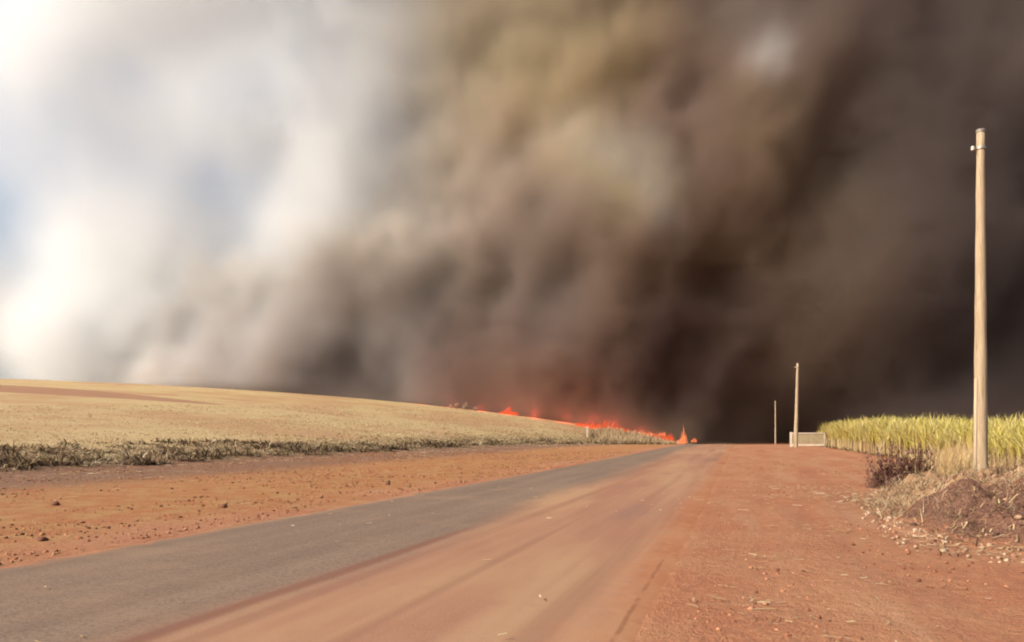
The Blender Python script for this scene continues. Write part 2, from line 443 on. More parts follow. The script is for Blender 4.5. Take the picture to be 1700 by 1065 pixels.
def build_clods():
    parts = []
    n = 24000; Y = 4 + 66 * RNG.rand(n) ** 1.6; u = -8.9 - 22 * RNG.rand(n) ** 1.1; X = u + .28 * Y
    keep = in_view(X, Y) & (fb2(X, Y, .35, 3, 4.4) + RNG.rand(n) * .3 > .60)
    X, Y = X[keep], Y[keep]; sz = .008 + .026 * RNG.rand(len(X)) ** 6 + .0003 * Y
    parts.append(clods(X, Y, sz, pick([(.22, .09, .045), (.36, .15, .07), (.46, .24, .11), (.16, .07, .04)], len(X))))
    n = 800; Y = 5 + 40 * RNG.rand(n) ** 1.3; u = -8.62 - np.abs(RNG.randn(n)) * .4; X = u + .28 * Y
    keep = in_view(X, Y) & (fb2(X, Y, .5, 3, 8.4) > .5)
    X, Y = X[keep], Y[keep]; sz = .008 + .022 * RNG.rand(len(X)) ** 4 + .0004 * Y
    parts.append(clods(X, Y, sz, pick([(.22, .09, .045), (.34, .15, .08), (.40, .20, .11)], len(X))))
    n = 9000; Y = 4.5 + 40 * RNG.rand(n) ** 1.5; u = -.4 + 6 * RNG.rand(n); X = u + .28 * Y
    keep = in_view(X, Y) & (fb2(X, Y, .4, 3, 1.4) > .52)
    X, Y = X[keep], Y[keep]; sz = .005 + .018 * RNG.rand(len(X)) ** 5
    parts.append(clods(X, Y, sz, pick([(.30, .12, .06), (.45, .20, .11), (.22, .09, .05)], len(X))))
    n = 3000; Y = 8 + 26 * RNG.rand(n); u = 2.2 + 6 * RNG.rand(n); X = u + .28 * Y
    keep = in_view(X, Y) & (bank_h(X, Y) > .02) & (fb2(X, Y, .9, 3, 2.4) > .46)
    X, Y = X[keep], Y[keep]; sz = .018 + .04 * RNG.rand(len(X)) ** 3
    parts.append(clods(X, Y, sz, pick([(.20, .09, .06), (.32, .17, .11), (.42, .26, .16), (.12, .06, .04)], len(X))))
    n = 350; Y = 9.6 + 12 * RNG.rand(n); u = np.interp(Y, [10, 11.25, 13.7, 18, 22], [3.3, 2.7, 2.5, 3.0, 3.8]) + .22 * RNG.randn(n); X = u + .28 * Y
    sz = .010 + .03 * RNG.rand(n) ** 3
    parts.append(clods(X, Y, sz, pick([(.42, .27, .17), (.32, .16, .10), (.50, .36, .24)], n)))
    V, F, C = join(parts)
    tag(link('soil_clods', mesh_np('soil_clods', V, F, C), M_soil), 'small clods and crumbs of red soil strewn along both verges', 'soil', kind='stuff')
build_clods()
def straws(X, Y, L, cols, lift=.012):
    n = len(X); az = RNG.rand(n) * 6.28; k = 3
    t = np.linspace(-.5, .5, k)
    bend = (RNG.rand(n) - .5) * .25
    P = np.zeros((n, k, 3))
    for j in range(k):
        a = az + bend * t[j] * 2
        P[:, j, 0] = X + np.cos(a) * L * t[j]; P[:, j, 1] = Y + np.sin(a) * L * t[j]
    P[..., 2] = zs(P[..., 0], P[..., 1]) + lift + RNG.rand(n, 1) * .02
    S = np.stack([-np.sin(az), np.cos(az), (RNG.rand(n) - .5) * .8], -1)
    W = np.repeat((.0025 + .005 * RNG.rand(n) + .0003 * Y)[:, None], k, 1)
    return ribbons(P, W, S, cols)
def build_straw():
    parts = []
    straw = [(.60, .45, .25), (.54, .38, .20), (.68, .54, .34), (.42, .26, .13)]
    n = 5200; Y = 4.5 + 50 * RNG.rand(n) ** 1.5; u = -.2 + 10 * RNG.rand(n); X = u + .28 * Y
    keep = in_view(X, Y) & (fb2(X, Y, .55, 4, 5.4) + .15 * RNG.rand(n) > .66)
    X, Y = X[keep], Y[keep]; parts.append(straws(X, Y, (.03 + .13 * RNG.rand(len(X)) ** 3), pick(straw, len(X))))
    # thick drift of bleached trash at the toe of the bank
    for cx, cy, r, m in [(8.9, 20.6, .9, 330), (8.2, 18.6, .7, 330), (8.2, 23.5, .9, 120), (7.6, 16.5, .5, 100), (6.0, 11.6, .4, 100), (6.3, 10.3, .35, 120), (2.8, 9.6, .3, 24), (1.9, 7.2, .25, 20), (2.3, 6.3, .25, 16), (4.6, 17.5, .7, 40), (4.7, 13.0, .4, 30), (3.6, 8.2, .3, 14)]:
        X = cx + r * RNG.randn(m); Y = cy + r * 1.3 * RNG.randn(m)
        parts.append(straws(X, Y, (.04 + .18 * RNG.rand(m) ** 1.5), pick(straw, m), .02))
    n = 9000; Y = 28 + 120 * RNG.rand(n) ** 1.5; s = -3 + 11 * RNG.rand(n); X = -(s + field_edge(Y)) + .28 * Y
    keep = in_view(X, Y) & (fb2(X, Y, .4, 3, 41.0) > .47); X, Y = X[keep], Y[keep]
    parts.append(straws(X, Y, .12 + .40 * RNG.rand(len(X)), pick(straw, len(X)), .05 + .22 * RNG.rand(len(X), 1)))
    n = 6000; Y = 9 + 120 * RNG.rand(n) ** 1.2; u = -9 - 22 * RNG.rand(n) ** .6; X = u + .28 * Y
    dens = smooth(-16, -5, S_of(X, Y)) + .12
    keep = in_view(X, Y) & (RNG.rand(n) < dens) & (fb2(X, Y, .3, 3, 5.9) > .45)
    X, Y = X[keep], Y[keep]; parts.append(straws(X, Y, .08 + .3 * RNG.rand(len(X)), pick(straw + [(.55, .38, .28)], len(X)), .03))
    n = 60; Y = 5 + 20 * RNG.rand(n); u = -8.2 + 7.4 * RNG.rand(n); X = u + .28 * Y
    parts.append(straws(X, Y, .04 + .07 * RNG.rand(n), pick(straw, n), .05))
    n = 1800; Y = 8.5 + 20 * RNG.rand(n); u = 2.4 + 6 * RNG.rand(n); X = u + .28 * Y
    keep = bank_h(X, Y) > .05; X, Y = X[keep], Y[keep]
    parts.append(straws(X, Y, .04 + .14 * RNG.rand(len(X)) ** 2, pick(straw + [(.45, .28, .18), (.35, .2, .12)], len(X)), .03))
    V, F, C = join(parts)
    tag(link('straw_litter', mesh_np('straw_litter', V, F, C), M_leaf), 'bleached straw and cane trash scattered over the red dirt', 'straw', kind='stuff')
build_straw()

# ------------------------------------------------------------------ weeds at the field edge and the stubble behind them
def clumps(X, Y, Z, per, L, W, lean, droop, cols, k=4, spread=.12, jit=.15):
    """leafy clumps; per blades at each root"""
    n = len(X) * per
    b = np.repeat(np.stack([X, Y, Z], -1), per, 0).astype(float)
    b[:, :2] += RNG.randn(n, 2) * spread
    az = RNG.rand(n) * 6.283
    Ls = np.repeat(L, per) * (.5 + .7 * RNG.rand(n))
    P, S, t = arcs(b, az, Ls, lean[0] + (lean[1] - lean[0]) * RNG.rand(n), droop[0] + (droop[1] - droop[0]) * RNG.rand(n), k)
    Wd = np.repeat(W, per)[:, None] * (1 - .8 * t[None, :] ** 1.5) * (.6 + .8 * RNG.rand(n))[:, None]
    return ribbons(P, Wd, S, pick(cols, n, jit))
STRAW = [(.66, .49, .29), (.58, .42, .23), (.76, .61, .40), (.46, .30, .16)]
DARK = [(.085, .052, .026), (.12, .070, .036), (.17, .095, .055), (.06, .036, .020)]
GREEN = [(.30, .29, .09), (.24, .22, .08), (.38, .34, .13)]
def build_weeds():
    parts = []
    n = 17000; Y = 26 + 172 * RNG.rand(n) ** 1.5; s = -2.5 + 16 * RNG.rand(n) ** 1.7
    X = -(s + field_edge(Y)) + .28 * Y
    patch = fb2(X, Y, .16, 3, 12.1)
    width = np.interp(X / Y, [-.65, -.45, -.2, .3], [24, 17, 4.5, 3.0])
    ragged = 3.2 * (fb2(X, Y, .45, 3, 2.9) - .5)
    keep = in_view(X, Y, .72) & (s < width * (.35 + patch)) & (s + ragged > -.6)
    keep &= RNG.rand(n) < .22 + 1.2 * smooth(.38, .56, fb2(X, Y, .33, 3, 15.5))
    X, Y, s, patch = X[keep], Y[keep], s[keep], patch[keep]; Z = ground_z(X, Y) - .03
    n = len(X)
    tuft = fb2(X, Y, .9, 3, 21.0)
    hh = np.interp(X / Y, [-.6, -.2], [1.25, .9]) * (.12 + 1.0 * smooth(.42, .66, tuft) ** 1.2) * np.interp(s, [0, 3, 12], [1, .9, .5]) * (.6 + .8 * RNG.rand(n))
    dk = fb2(X, Y, .6, 3, 3.9) + .30 * (RNG.rand(n) - .5) > .41
    W = .013 + .0004 * Y
    a = dk; parts.append(clumps(X[a], Y[a], Z[a], 18, hh[a] * .85, W[a] * 1.4, (.5, 1.55), (.3, 1.8), DARK, 4, .28))
    a = dk & (RNG.rand(n) < .5); parts.append(clumps(X[a], Y[a], Z[a] + .05, 5, hh[a] * 1.0, W[a] * .9, (.5, 1.6), (.4, 2.2), STRAW, 4, .2))
    a = ~dk; parts.append(clumps(X[a], Y[a], Z[a], 9, hh[a] * .8, W[a], (.5, 1.5), (.3, 1.9), STRAW + [(.4, .26, .17), (.34, .26, .12)], 4, .18))
    V, F, C = join(parts)
    tag(link('weeds', mesh_np('weeds', V, F, C), M_leaf), 'ragged dark and straw-coloured weeds along the lower edge of the field', 'weeds', kind='stuff')
    parts = []
    n = 26000; Y = 34 + 165 * RNG.rand(n) ** 1.25; s = 1 + 60 * RNG.rand(n) ** 1.9
    X = -(s + field_edge(Y)) + .28 * Y
    keep = in_view(X, Y, .7) & (fb2(X, Y, .12, 4, 7.7) + .4 * (RNG.rand(n) - .5) > .43) & (track_mask(X, Y) < .2)
    X, Y, s = X[keep], Y[keep], s[keep]; Z = ground_z(X, Y) - .02
    h = np.interp(s, [0, 8, 80], [.30, .20, .13]); W = .012 + .0003 * Y
    a = RNG.rand(len(X)) < .70 + .3 * smooth(5, 20, s)
    parts.append(clumps(X[a], Y[a], Z[a], 7, h[a], W[a], (.2, 1.3), (.2, 1.2), STRAW + STRAW + [(.5, .34, .18), (.44, .38, .16)], 3, .2))
    a = ~a; parts.append(clumps(X[a], Y[a], Z[a], 7, h[a], W[a] * 1.5, (.2, 1.2), (.3, 1.2), GREEN + DARK, 3, .2))
    V, F, C = join(parts)
    tag(link('stubble', mesh_np('stubble', V, F, C), M_leaf), 'pale yellow stubble covering the sloping field at left', 'stubble', kind='stuff')
build_weeds()

def pt(px, Y): return (px - 850) / 1350.0 * Y
# dry straw-coloured growth on the rise in front of the fire
def build_far_grass():
    parts = []
    n = 3000; px = 965 + 195 * RNG.rand(n); Y = 150 + 45 * RNG.rand(n); X = pt(px, Y)
    s = S_of(X, Y); keep = (s > -2.5) & (s < 15); X, Y, px = X[keep], Y[keep], px[keep]
    Z = ground_z(X, Y) - .05
    hh = (1.25 + .5 * RNG.rand(len(X))) * smooth(960, 1000, px) * (1 - .55 * smooth(1050, 1150, px)) + .25
    parts.append(clumps(X, Y, Z, 10, hh, np.full(len(X), .05), (.05, .7), (.2, 1.2), STRAW + [(.45, .30, .14), (.2, .12, .06)], 4, .3))
    V, F, C = join(parts)
    tag(link('dry_grass', mesh_np('dry_grass', V, F, C), M_leaf), 'tall pale dry grass on the rise in front of the line of fire', 'dry grass', kind='stuff')
    parts = []
    n = 900; Y = 23.5 + 9 * RNG.rand(n); u = 5.2 + 4.8 * RNG.rand(n); X = u + .28 * Y
    keep = (X / Y < .575) & (X / Y > .528) | (RNG.rand(n) < .03); X, Y = X[keep], Y[keep]
    Z = zs(X, Y) - .04
    parts.append(clumps(X, Y, Z, 9, .7 + .5 * RNG.rand(len(X)), np.full(len(X), .009), (.02, .3), (.1, .7), [(.66, .46, .22), (.72, .54, .28), (.58, .38, .18)], 4, .12))
    V, F, C = join(parts)
    tag(link('dry_grass', mesh_np('dry_grass', V, F, C), M_leaf), 'tall tan dry grass between the cane and the nearest pole', 'dry grass', kind='stuff')
    parts = []
    n = 420; Y = 21 + 9 * RNG.rand(n); u = 7.6 + 3.2 * RNG.rand(n); X = u + .28 * Y; Z = zs(X, Y) - .03
    parts.append(clumps(X, Y, Z, 12, .22 + .22 * RNG.rand(n), np.full(n, .012), (.2, 1.3), (.3, 1.2), [(.16, .07, .05), (.24, .11, .08), (.32, .18, .12), (.10, .05, .035)], 3, .15))
    n = 1500; Y = 10 + 10 * RNG.rand(n); u = 2.6 + 4.8 * RNG.rand(n); X = u + .28 * Y; Z = zs(X, Y) - .03
    keep = fb2(X, Y, .7, 3, 9.2) > .5; X, Y, Z = X[keep], Y[keep], Z[keep]; n = len(X)
    parts.append(clumps(X, Y, Z, 9, .06 + .20 * RNG.rand(n), np.full(n, .009), (.3, 1.5), (.3, 1.6), [(.52, .37, .22), (.18, .09, .055), (.26, .14, .09), (.30, .24, .12), (.12, .06, .04)], 3, .12))
    n = 1500; Y = 20 + 90 * RNG.rand(n); u = 9.9 + 1.6 * RNG.rand(n); X = u + .28 * Y; Z = zs(X, Y) - .03
    parts.append(clumps(X, Y, Z, 8, .15 + .35 * RNG.rand(n), .008 + .0003 * Y, (.2, 1.4), (.3, 1.4), [(.14, .08, .045), (.22, .13, .07), (.10, .055, .03), (.42, .30, .16)], 3, .2))
    n = 3600; Y = 12 + 13 * RNG.rand(n); u = 2.5 + 4.6 * RNG.rand(n); X = u + .28 * Y; Z = zs(X, Y) - .03
    keep = (bank_h(X, Y) > .03) & (Y + .3 * (u - 4) > 13.6 + 1.6 * RNG.randn(n)) & (fb2(X, Y, .8, 3, 31.0) > .42); X, Y, Z = X[keep], Y[keep], Z[keep]; n = len(X)
    parts.append(clumps(X, Y, Z, 10, .14 + .26 * RNG.rand(n), np.full(n, .006), (.4, 1.5), (.3, 1.4), [(.58, .42, .25), (.50, .34, .19), (.64, .49, .30), (.30, .18, .10), (.40, .26, .15)], 4, .16))
    n = 260; a = RNG.rand(n) * 6.28; r = .22 + 1.1 * RNG.rand(n) ** 1.4; X = 12.68 + r * np.cos(a); Y = 22 + r * np.sin(a); Z = zs(X, Y) - .03
    parts.append(clumps(X, Y, Z, 10, .18 + .25 * RNG.rand(n), np.full(n, .007), (.1, 1.0), (.3, 1.2), [(.60, .44, .25), (.50, .33, .18), (.28, .16, .09)], 4, .08))
    V, F, C = join(parts)
    tag(link('dead_weeds', mesh_np('dead_weeds', V, F, C), M_leaf), 'low dead brown weeds on the earth bank at right', 'weeds', kind='stuff')
build_far_grass()

# ------------------------------------------------------------------ sugar cane
def build_cane():
    parts = []
    row = [10.4, 11.3, 12.4, 13.7, 15.0, 16.6, 18.6, 21, 24, 28, 33, 40]
    for r, u0 in enumerate(row):
        step = .19 if r < 5 else .34
        Y = np.arange(15 if r < 6 else 22, 112 - .8 * r, step); Y = Y + RNG.randn(len(Y)) * .12
        gap = fb2(Y, Y * 0, .25, 3, r * 3.1) > .30
        Y = Y[gap]; n = len(Y)
        X = u0 + .28 * Y + RNG.randn(n) * .18; Z = ground_z(X, Y) - .04
        end = smooth(112, 97, Y)
        H = (np.interp(Y, [15, 30, 60, 100], [1.75, 1.9, 2.45, 2.85]) * (.92 + .2 * fb2(X, Y, .25, 3, 6.6)) * (.86 + .24 * RNG.rand(n))) * (.42 + .58 * end)
        H = H + .10 * min(r, 3)
        st = H * .55
        # stalks: crossed ribbons
        az = RNG.rand(n) * 6.28; lean = .10 * RNG.rand(n)
        thick = .010 + .00022 * Y
        for da in (0, math.pi / 2):
            P = np.zeros((n, 3, 3)); t = np.array([0, .5, 1])
            for j in range(3):
                P[:, j] = np.stack([X + np.cos(az) * lean * st * t[j], Y + np.sin(az) * lean * st * t[j], Z + st * t[j]], -1)
            S = np.stack([np.cos(az + da), np.sin(az + da), np.zeros(n)], -1)
            parts.append(ribbons(P, np.repeat(thick[:, None], 3, 1), S, pick([(.62, .50, .26), (.55, .40, .20), (.68, .58, .34), (.42, .26, .13)], n)))
        # green leaves: a fan from the top half, arching over
        m = 11 if r < 6 else 7
        T = np.repeat(np.arange(n), m); f = .62 + .45 * RNG.rand(n * m)
        b = np.stack([X[T] + np.cos(az[T]) * lean[T] * st[T] * f, Y[T] + np.sin(az[T]) * lean[T] * st[T] * f, Z[T] + np.minimum(st[T] * f, H[T] * .62)], -1)
        L = (H[T] - (b[:, 2] - Z[T])) * (.80 + .45 * RNG.rand(n * m))
        a2 = RNG.rand(n * m) * 6.28
        P, S, t = arcs(b, a2, L, .02 + .35 * RNG.rand(n * m), .3 + 1.25 * RNG.rand(n * m), 5)
        W = (.012 + .00032 * Y[T])[:, None] * (1 - .85 * t[None, :] ** 2) * (.7 + .6 * RNG.rand(n * m))[:, None]
        c = pick([(.58, .48, .12), (.52, .45, .11), (.62, .53, .20), (.42, .38, .09), (.64, .54, .26), (.50, .34, .14)], n * m)
        tone = smooth(.35, .65, fb2(X[T], Y[T], .15, 3, 2.2))[:, None]
        c = c * (1 - tone * .3) + np.array((.66, .54, .14)) * tone * .3
        parts.append(ribbons(P, W, S, c))
        # dead hanging trash lower down
        if r < 5:
            m = 2; T = np.repeat(np.arange(n), m); f = .1 + .55 * RNG.rand(n * m)
            b = np.stack([X[T], Y[T], Z[T] + st[T] * f], -1)
            P, S, t = arcs(b, RNG.rand(n * m) * 6.28, .2 + .3 * RNG.rand(n * m), .3 + .6 * RNG.rand(n * m), 1.2 + 1.4 * RNG.rand(n * m), 4)
            W = (.010 + .0002 * Y[T])[:, None] * (1 - .8 * t[None, :])
            parts.append(ribbons(P, W, S, pick([(.55, .38, .2), (.40, .25, .13), (.24, .14, .07), (.62, .48, .27)], n * m)))
    V, F, C = join(parts)
    print('cane faces', len(F))
    tag(link('sugar_cane', mesh_np('sugar_cane', V, F, C), M_cane), 'stand of yellow-green sugar cane with bare straw stalks at right', 'sugar cane', kind='stuff')
build_cane()

# ------------------------------------------------------------------ posts, bushes, wall
def lathe(prof, n=20, cx=0, cy=0):
    """prof: list of (z, radius)"""
    V = []; F = []
    for z, r in prof:
        for k in range(n):
            a = 2 * math.pi * k / n; V.append((cx + r * math.cos(a), cy + r * math.sin(a), z))
    for i in range(len(prof) - 1):
        for k in range(n):
            F.append((i * n + k, i * n + (k + 1) % n, (i + 1) * n + (k + 1) % n, (i + 1) * n + k))
    b = len(V); V.append((cx, cy, prof[-1][0])); t = b
    for k in range(n): F.append(((len(prof) - 1) * n + k, (len(prof) - 1) * n + (k + 1) % n, t, t))
    return V, F
def poly_mesh(name, V, F):
    me = bpy.data.meshes.new(name)
    F = [tuple(dict.fromkeys(f)) for f in F]
    me.from_pydata([tuple(map(float, v)) for v in V], [], F); me.update(); return me
def box_vf(lo, hi, bev=0.0):
    (a, b, c), (d, e, f) = lo, hi
    V = [(a, b, c), (d, b, c), (d, e, c), (a, e, c), (a, b, f), (d, b, f), (d, e, f), (a, e, f)]
    F = [(0, 3, 2, 1), (4, 5, 6, 7), (0, 1, 5, 4), (1, 2, 6, 5), (2, 3, 7, 6), (3, 0, 4, 7)]
    return V, F
def tube_vf(P, r, n=10):
    V = []; F = []
    P = [Vector(p) for p in P]
    for i, p in enumerate(P):
        d = (P[min(i + 1, len(P) - 1)] - P[max(i - 1, 0)]).normalized()
        s = d.cross(Vector((0, 0, 1)));
        if s.length < 1e-3: s = Vector((1, 0, 0))
        s.normalize(); q = s.cross(d)
        rr = r[i] if isinstance(r, (list, tuple)) else r
        for k in range(n):
            a = 2 * math.pi * k / n; V.append(tuple(p + s * math.cos(a) * rr + q * math.sin(a) * rr))
    for i in range(len(P) - 1):
        for k in range(n): F.append((i * n + k, i * n + (k + 1) % n, (i + 1) * n + (k + 1) % n, (i + 1) * n + k))
    F.append(tuple(range(n))[::-1]); F.append(tuple(range((len(P) - 1) * n, len(P) * n)))
    return V, F
def merge(*vf):
    V = []; F = []
    for v, f in vf:
        o = len(V); V += list(v); F += [tuple(i + o for i in x) for x in f]
    return V, F
def mat_stone(name, ca, cb, cc, vert=True, rough=.85):
    m, nt, b = mat_new(name, rough)
    a = noise(nt, 3.0, 5, .65, stretch=((6, 6, .35 if vert else 6), 0)); f = noise(nt, 35, 3, .7); g = noise(nt, 1.1, 3, .5)
    c = mixc(nt, mrange(nt, a, .35, .65), ca, cb)
    c = mixc(nt, mrange(nt, g, .45, .65, 0, .6), c, cc)
    c = mixc(nt, mrange(nt, f, .58, .75, 0, .35), c, tuple(x * .55 for x in ca))
    st = noise(nt, 1.0, 6, .75, stretch=((9, 9, .8), 0)); c = mixc(nt, mrange(nt, st, .53, .68, 0, .7), c, tuple(x * .5 for x in ca))
    nt.links.new(dim(nt, c, .80), b.inputs['Base Color']); bump(nt, b, math_(nt, 'ADD', a, f), .35, .015)
    return m
M_pole = mat_stone('weathered_pole', (.33, .235, .14), (.46, .35, .225), (.38, .28, .19))
M_conduit = mat_stone('pale_conduit', (.46, .35, .23), (.52, .41, .28), (.42, .31, .2))
M_metal, _nt, _b = mat_new('galvanised_metal', .45); _b.inputs['Base Color'].default_value = (.32, .28, .23, 1); _b.inputs['Metallic'].default_value = .6
M_ceramic, _nt, _b = mat_new('insulator_ceramic', .25); _b.inputs['Base Color'].default_value = (.50, .42, .34, 1); _b.inputs['Specular IOR Level'].default_value = .5
M_concrete = mat_stone('pale_concrete', (.32, .25, .145), (.38, .30, .18), (.30, .22, .13), vert=False)
M_post = mat_stone('whitewashed_post', (.60, .48, .36), (.66, .55, .42), (.50, .38, .27))

def make_pole(label):
    root = empty('utility_pole', (0, 0, 0))
    tag(root, label, 'utility pole', 'utility poles along the right verge')
    H = 9.95
    prof = [(H * t, 0.192 - .090 * t + .004 * math.sin(t * 40)) for t in np.linspace(0, 1, 24)]
    prof[0] = (-.5, .192)
    me = poly_mesh('shaft', *lathe(prof, 24)); me.polygons.foreach_set('use_smooth', [True] * len(me.polygons))
    link('shaft', me, M_pole, root)
    me = poly_mesh('top_cap', *lathe([(H - .01, .115), (H + .05, .128), (H + .075, .11)], 20)); link('top_cap', me, M_metal, root)
    me = poly_mesh('conduit', *tube_vf([(-.178, -.06, -.4), (-.173, -.06, 1.5), (-.166, -.06, 2.95)], .042, 10)); me.polygons.foreach_set('use_smooth', [True] * len(me.polygons)); link('conduit', me, M_conduit, root)
    br = link('bracket', poly_mesh('bracket', *merge(lathe([(H - .50, .122), (H - .49, .134), (H - .42, .134), (H - .41, .122)], 20), tube_vf([(-.10, -.02, H - .455), (-.22, -.02, H - .46)], .014, 8))), M_metal, root)
    me = poly_mesh('insulator', *lathe([(H - .53, .02), (H - .51, .05), (H - .48, .052), (H - .465, .032), (H - .45, .05), (H - .42, .048), (H - .40, .018)], 14, -.235, -.02))
    me.polygons.foreach_set('use_smooth', [True] * len(me.polygons)); link('insulator', me, M_ceramic, br)
    return root
def copy_tree(o, parent=None):
    c = o.copy(); COL.objects.link(c)
    if parent is not None: c.parent = parent
    for ch in list(o.children): copy_tree(ch, c)
    return c
p1 = make_pole('tall tan pole standing on the earth bank, nearest and largest of the poles')
Y = 22.0; X = pt(1628, Y); p1.location = (X, Y, land_z(X, Y) - .02)
p1.scale = (.95, .95, (9.81 - p1.location[2]) / 10.02)
p2 = copy_tree(p1); Y = 91.6; X = pt(1321, Y); p2.location = (X, Y, land_z(X, Y)); p2.rotation_euler = (0, math.radians(1.4), .1); p2.scale = (1.25, 1.25, .95)
p2['label'] = 'pale pole with a cable pipe in front of the low concrete wall'
p3 = copy_tree(p1); Y = 197.0; X = pt(1287.5, Y); p3.location = (X, Y, land_z(X, Y)); p3.scale = (1.1, 1.1, 1.07); p3.rotation_euler = (0, math.radians(-.3), .4)
p3['label'] = 'thin far pole standing at the smoke just beyond the brow of the road'

def build_wall():
    Y = 94.5; X = pt(1312, Y); z = float(ground_z(X, Y))
    root = empty('low_wall', (X, Y, z), math.radians(-8))
    tag(root, 'low pale concrete wall between the second pole and the cane', 'wall')
    W = 3.75; T = 1.68
    me = poly_mesh('wall_panel', *box_vf((.22, .03, .35), (W, .20, T - .14))); link('wall_panel', me, M_concrete, root)
    link('end_post', poly_mesh('end_post', *box_vf((0, 0, -.2), (.22, .24, T + .04))), M_post, root)
    link('end_post', poly_mesh('end_post', *box_vf((W, 0, -.2), (W + .2, .24, T - .02))), M_post, root)
    link('coping', poly_mesh('coping', *box_vf((.223, -.03, T - .14), (W - .003, .25, T - .02))), M_post, root)
    link('base_rail', poly_mesh('base_rail', *box_vf((.223, -.03, .12), (W - .003, .25, .35))), M_post, root)
build_wall()
def build_marker():
    Y = 158.0; X = pt(975, Y); z = float(ground_z(X, Y))
    root = empty('marker_post', (X, Y, z)); tag(root, 'short pale post with a small crosspiece at the field corner before the fire', 'post')
    link('post', poly_mesh('post', *merge(box_vf((-.13, -.1, -.3), (.13, .1, 2.25)))), M_post, root)
    link('crosspiece', poly_mesh('crosspiece', *box_vf((-.32, -.14, 2.25), (.22, .14, 2.50))), M_post, root)
build_marker()

def bush(px, Y, h, r, cols, label, name='dry_bush', cat='bush', n=70, group=None):
    X = pt(px, Y); z = land_z(X, Y) - .05
    root = empty(name, (X, Y, z)); tag(root, label, cat, group)
    m = n; b = np.zeros((m, 3)); b[:, :2] = RNG.randn(m, 2) * r * .35
    rr = np.hypot(b[:, 0], b[:, 1]) / (r * .45)
    P, S, t = arcs(b, np.arctan2(b[:, 1], b[:, 0]) + RNG.randn(m) * .5, h * (.35 + .75 * RNG.rand(m) ** 1.5) * (1.05 - .15 * np.clip(rr, 0, 2.2)), .02 + .18 * rr * RNG.rand(m), .05 + .35 * RNG.rand(m), 5)
    W = (.008 * h + .003 + .0002 * Y) * (1 - .7 * t[None, :]) * np.ones((m, 1))
    V, F, C = ribbons(P, W, S, pick(cols[:2], m))
    link('stems', mesh_np('stems', V, F, C), M_leaf, root)
    k = 15; idx = np.repeat(np.arange(m), k); f = .12 + .88 * RNG.rand(m * k)
    seg = f * 4; i0 = np.clip(seg.astype(int), 0, 3); fr = (seg - i0)[:, None]
    base = P[idx, i0] * (1 - fr) + P[idx, i0 + 1] * fr + RNG.randn(m * k, 3) * .03 * h
    PP, SS, t = arcs(base, RNG.rand(m * k) * 6.28, (.07 + .10 * RNG.rand(m * k)) * h, .2 + 1.3 * RNG.rand(m * k), .2 + .8 * RNG.rand(m * k), 3)
    W = (.011 * h + .0002 * Y) * np.array([.6, 1, .2])[None, :] * (.6 + .8 * RNG.rand(m * k))[:, None]
    V, F, C = ribbons(PP, W, SS, pick(cols, m * k))
    link('foliage', mesh_np('foliage', V, F, C), M_leaf, root)
    return root
PURP = [(.20, .10, .07), (.30, .16, .12), (.13, .06, .045), (.40, .24, .17), (.24, .12, .10)]
bush(1478, 24.0, 1.35, .62, PURP, 'dark purplish-brown dry bush at the left end of the earth bank', n=85)
bush(1520, 24.3, 1.15, .50, PURP + [(.45, .28, .18)], 'small brown dry bush beside the tan grass, left of the nearest pole', n=65)
bush(1545, 26.8, .95, .35, [(.55, .40, .2), (.62, .46, .25), (.34, .2, .12)], 'pale thin dry bush behind the brown bushes, against the cane', n=50)
bush(1455, 23.6, .55, .45, PURP + [(.5, .34, .2)], 'low scruffy brown weed clump, leftmost on the bank beside the dark bush', n=40)
bush(1668, 23.4, .55, .6, PURP, 'low dark scrub just right of the nearest pole', n=60)
PALE = [(.66, .52, .36), (.74, .62, .46), (.58, .42, .26)]
for px, Y, h, lab in [(748, 203, 1.2, 'leftmost pale dry tuft on the brow of the field'), (757, 203.5, 1.5, 'pale dry tuft leaning on the brow, second from the left'),
                      (772, 203, 2.0, 'largest pale dry tuft on the brow of the field'), (789, 204, 1.3, 'rightmost pale dry tuft on the brow of the field')]:
    bush(px, Y, h, .5, PALE, lab, 'grass_tuft', 'grass tuft', 40, 'dry tufts on the brow of the field')
bush(983, 157, 2.0, .35, [(.20, .12, .06), (.28, .17, .09), (.12, .08, .04)], 'dark dead bush beside the short pale post', n=45)
bush(262, 42.0, .62, .55, STRAW + [(.3, .18, .1)], 'round pale straw tuft standing out in front of the field edge', 'grass_tuft', 'grass tuft', 60)
for px, py_d, size, lab in [(644, 24.8, .11, 'dark red stone alone on the left verge near the middle of the road edge'), (371, 17.0, .075, 'brown stone on the orange verge, right of the others'),
                            (92, 17.8, .09, 'dark stone on the orange verge left of the straw tuft'), (71, 11.6, .07, 'small dark stone near the left edge of the asphalt')]:
    X = pt(px, py_d); v, f, c = clods(np.array([0.0]), np.array([0.0]), np.array([size]), np.array([(.17, .075, .045)]))
    v = v - v.mean(0); o = link('stone', mesh_np('stone', v, f, c), M_soil); o.location = (X, py_d, land_z(X, py_d) + size * .3)
    tag(o, lab, 'stone', 'stones on the left verge')

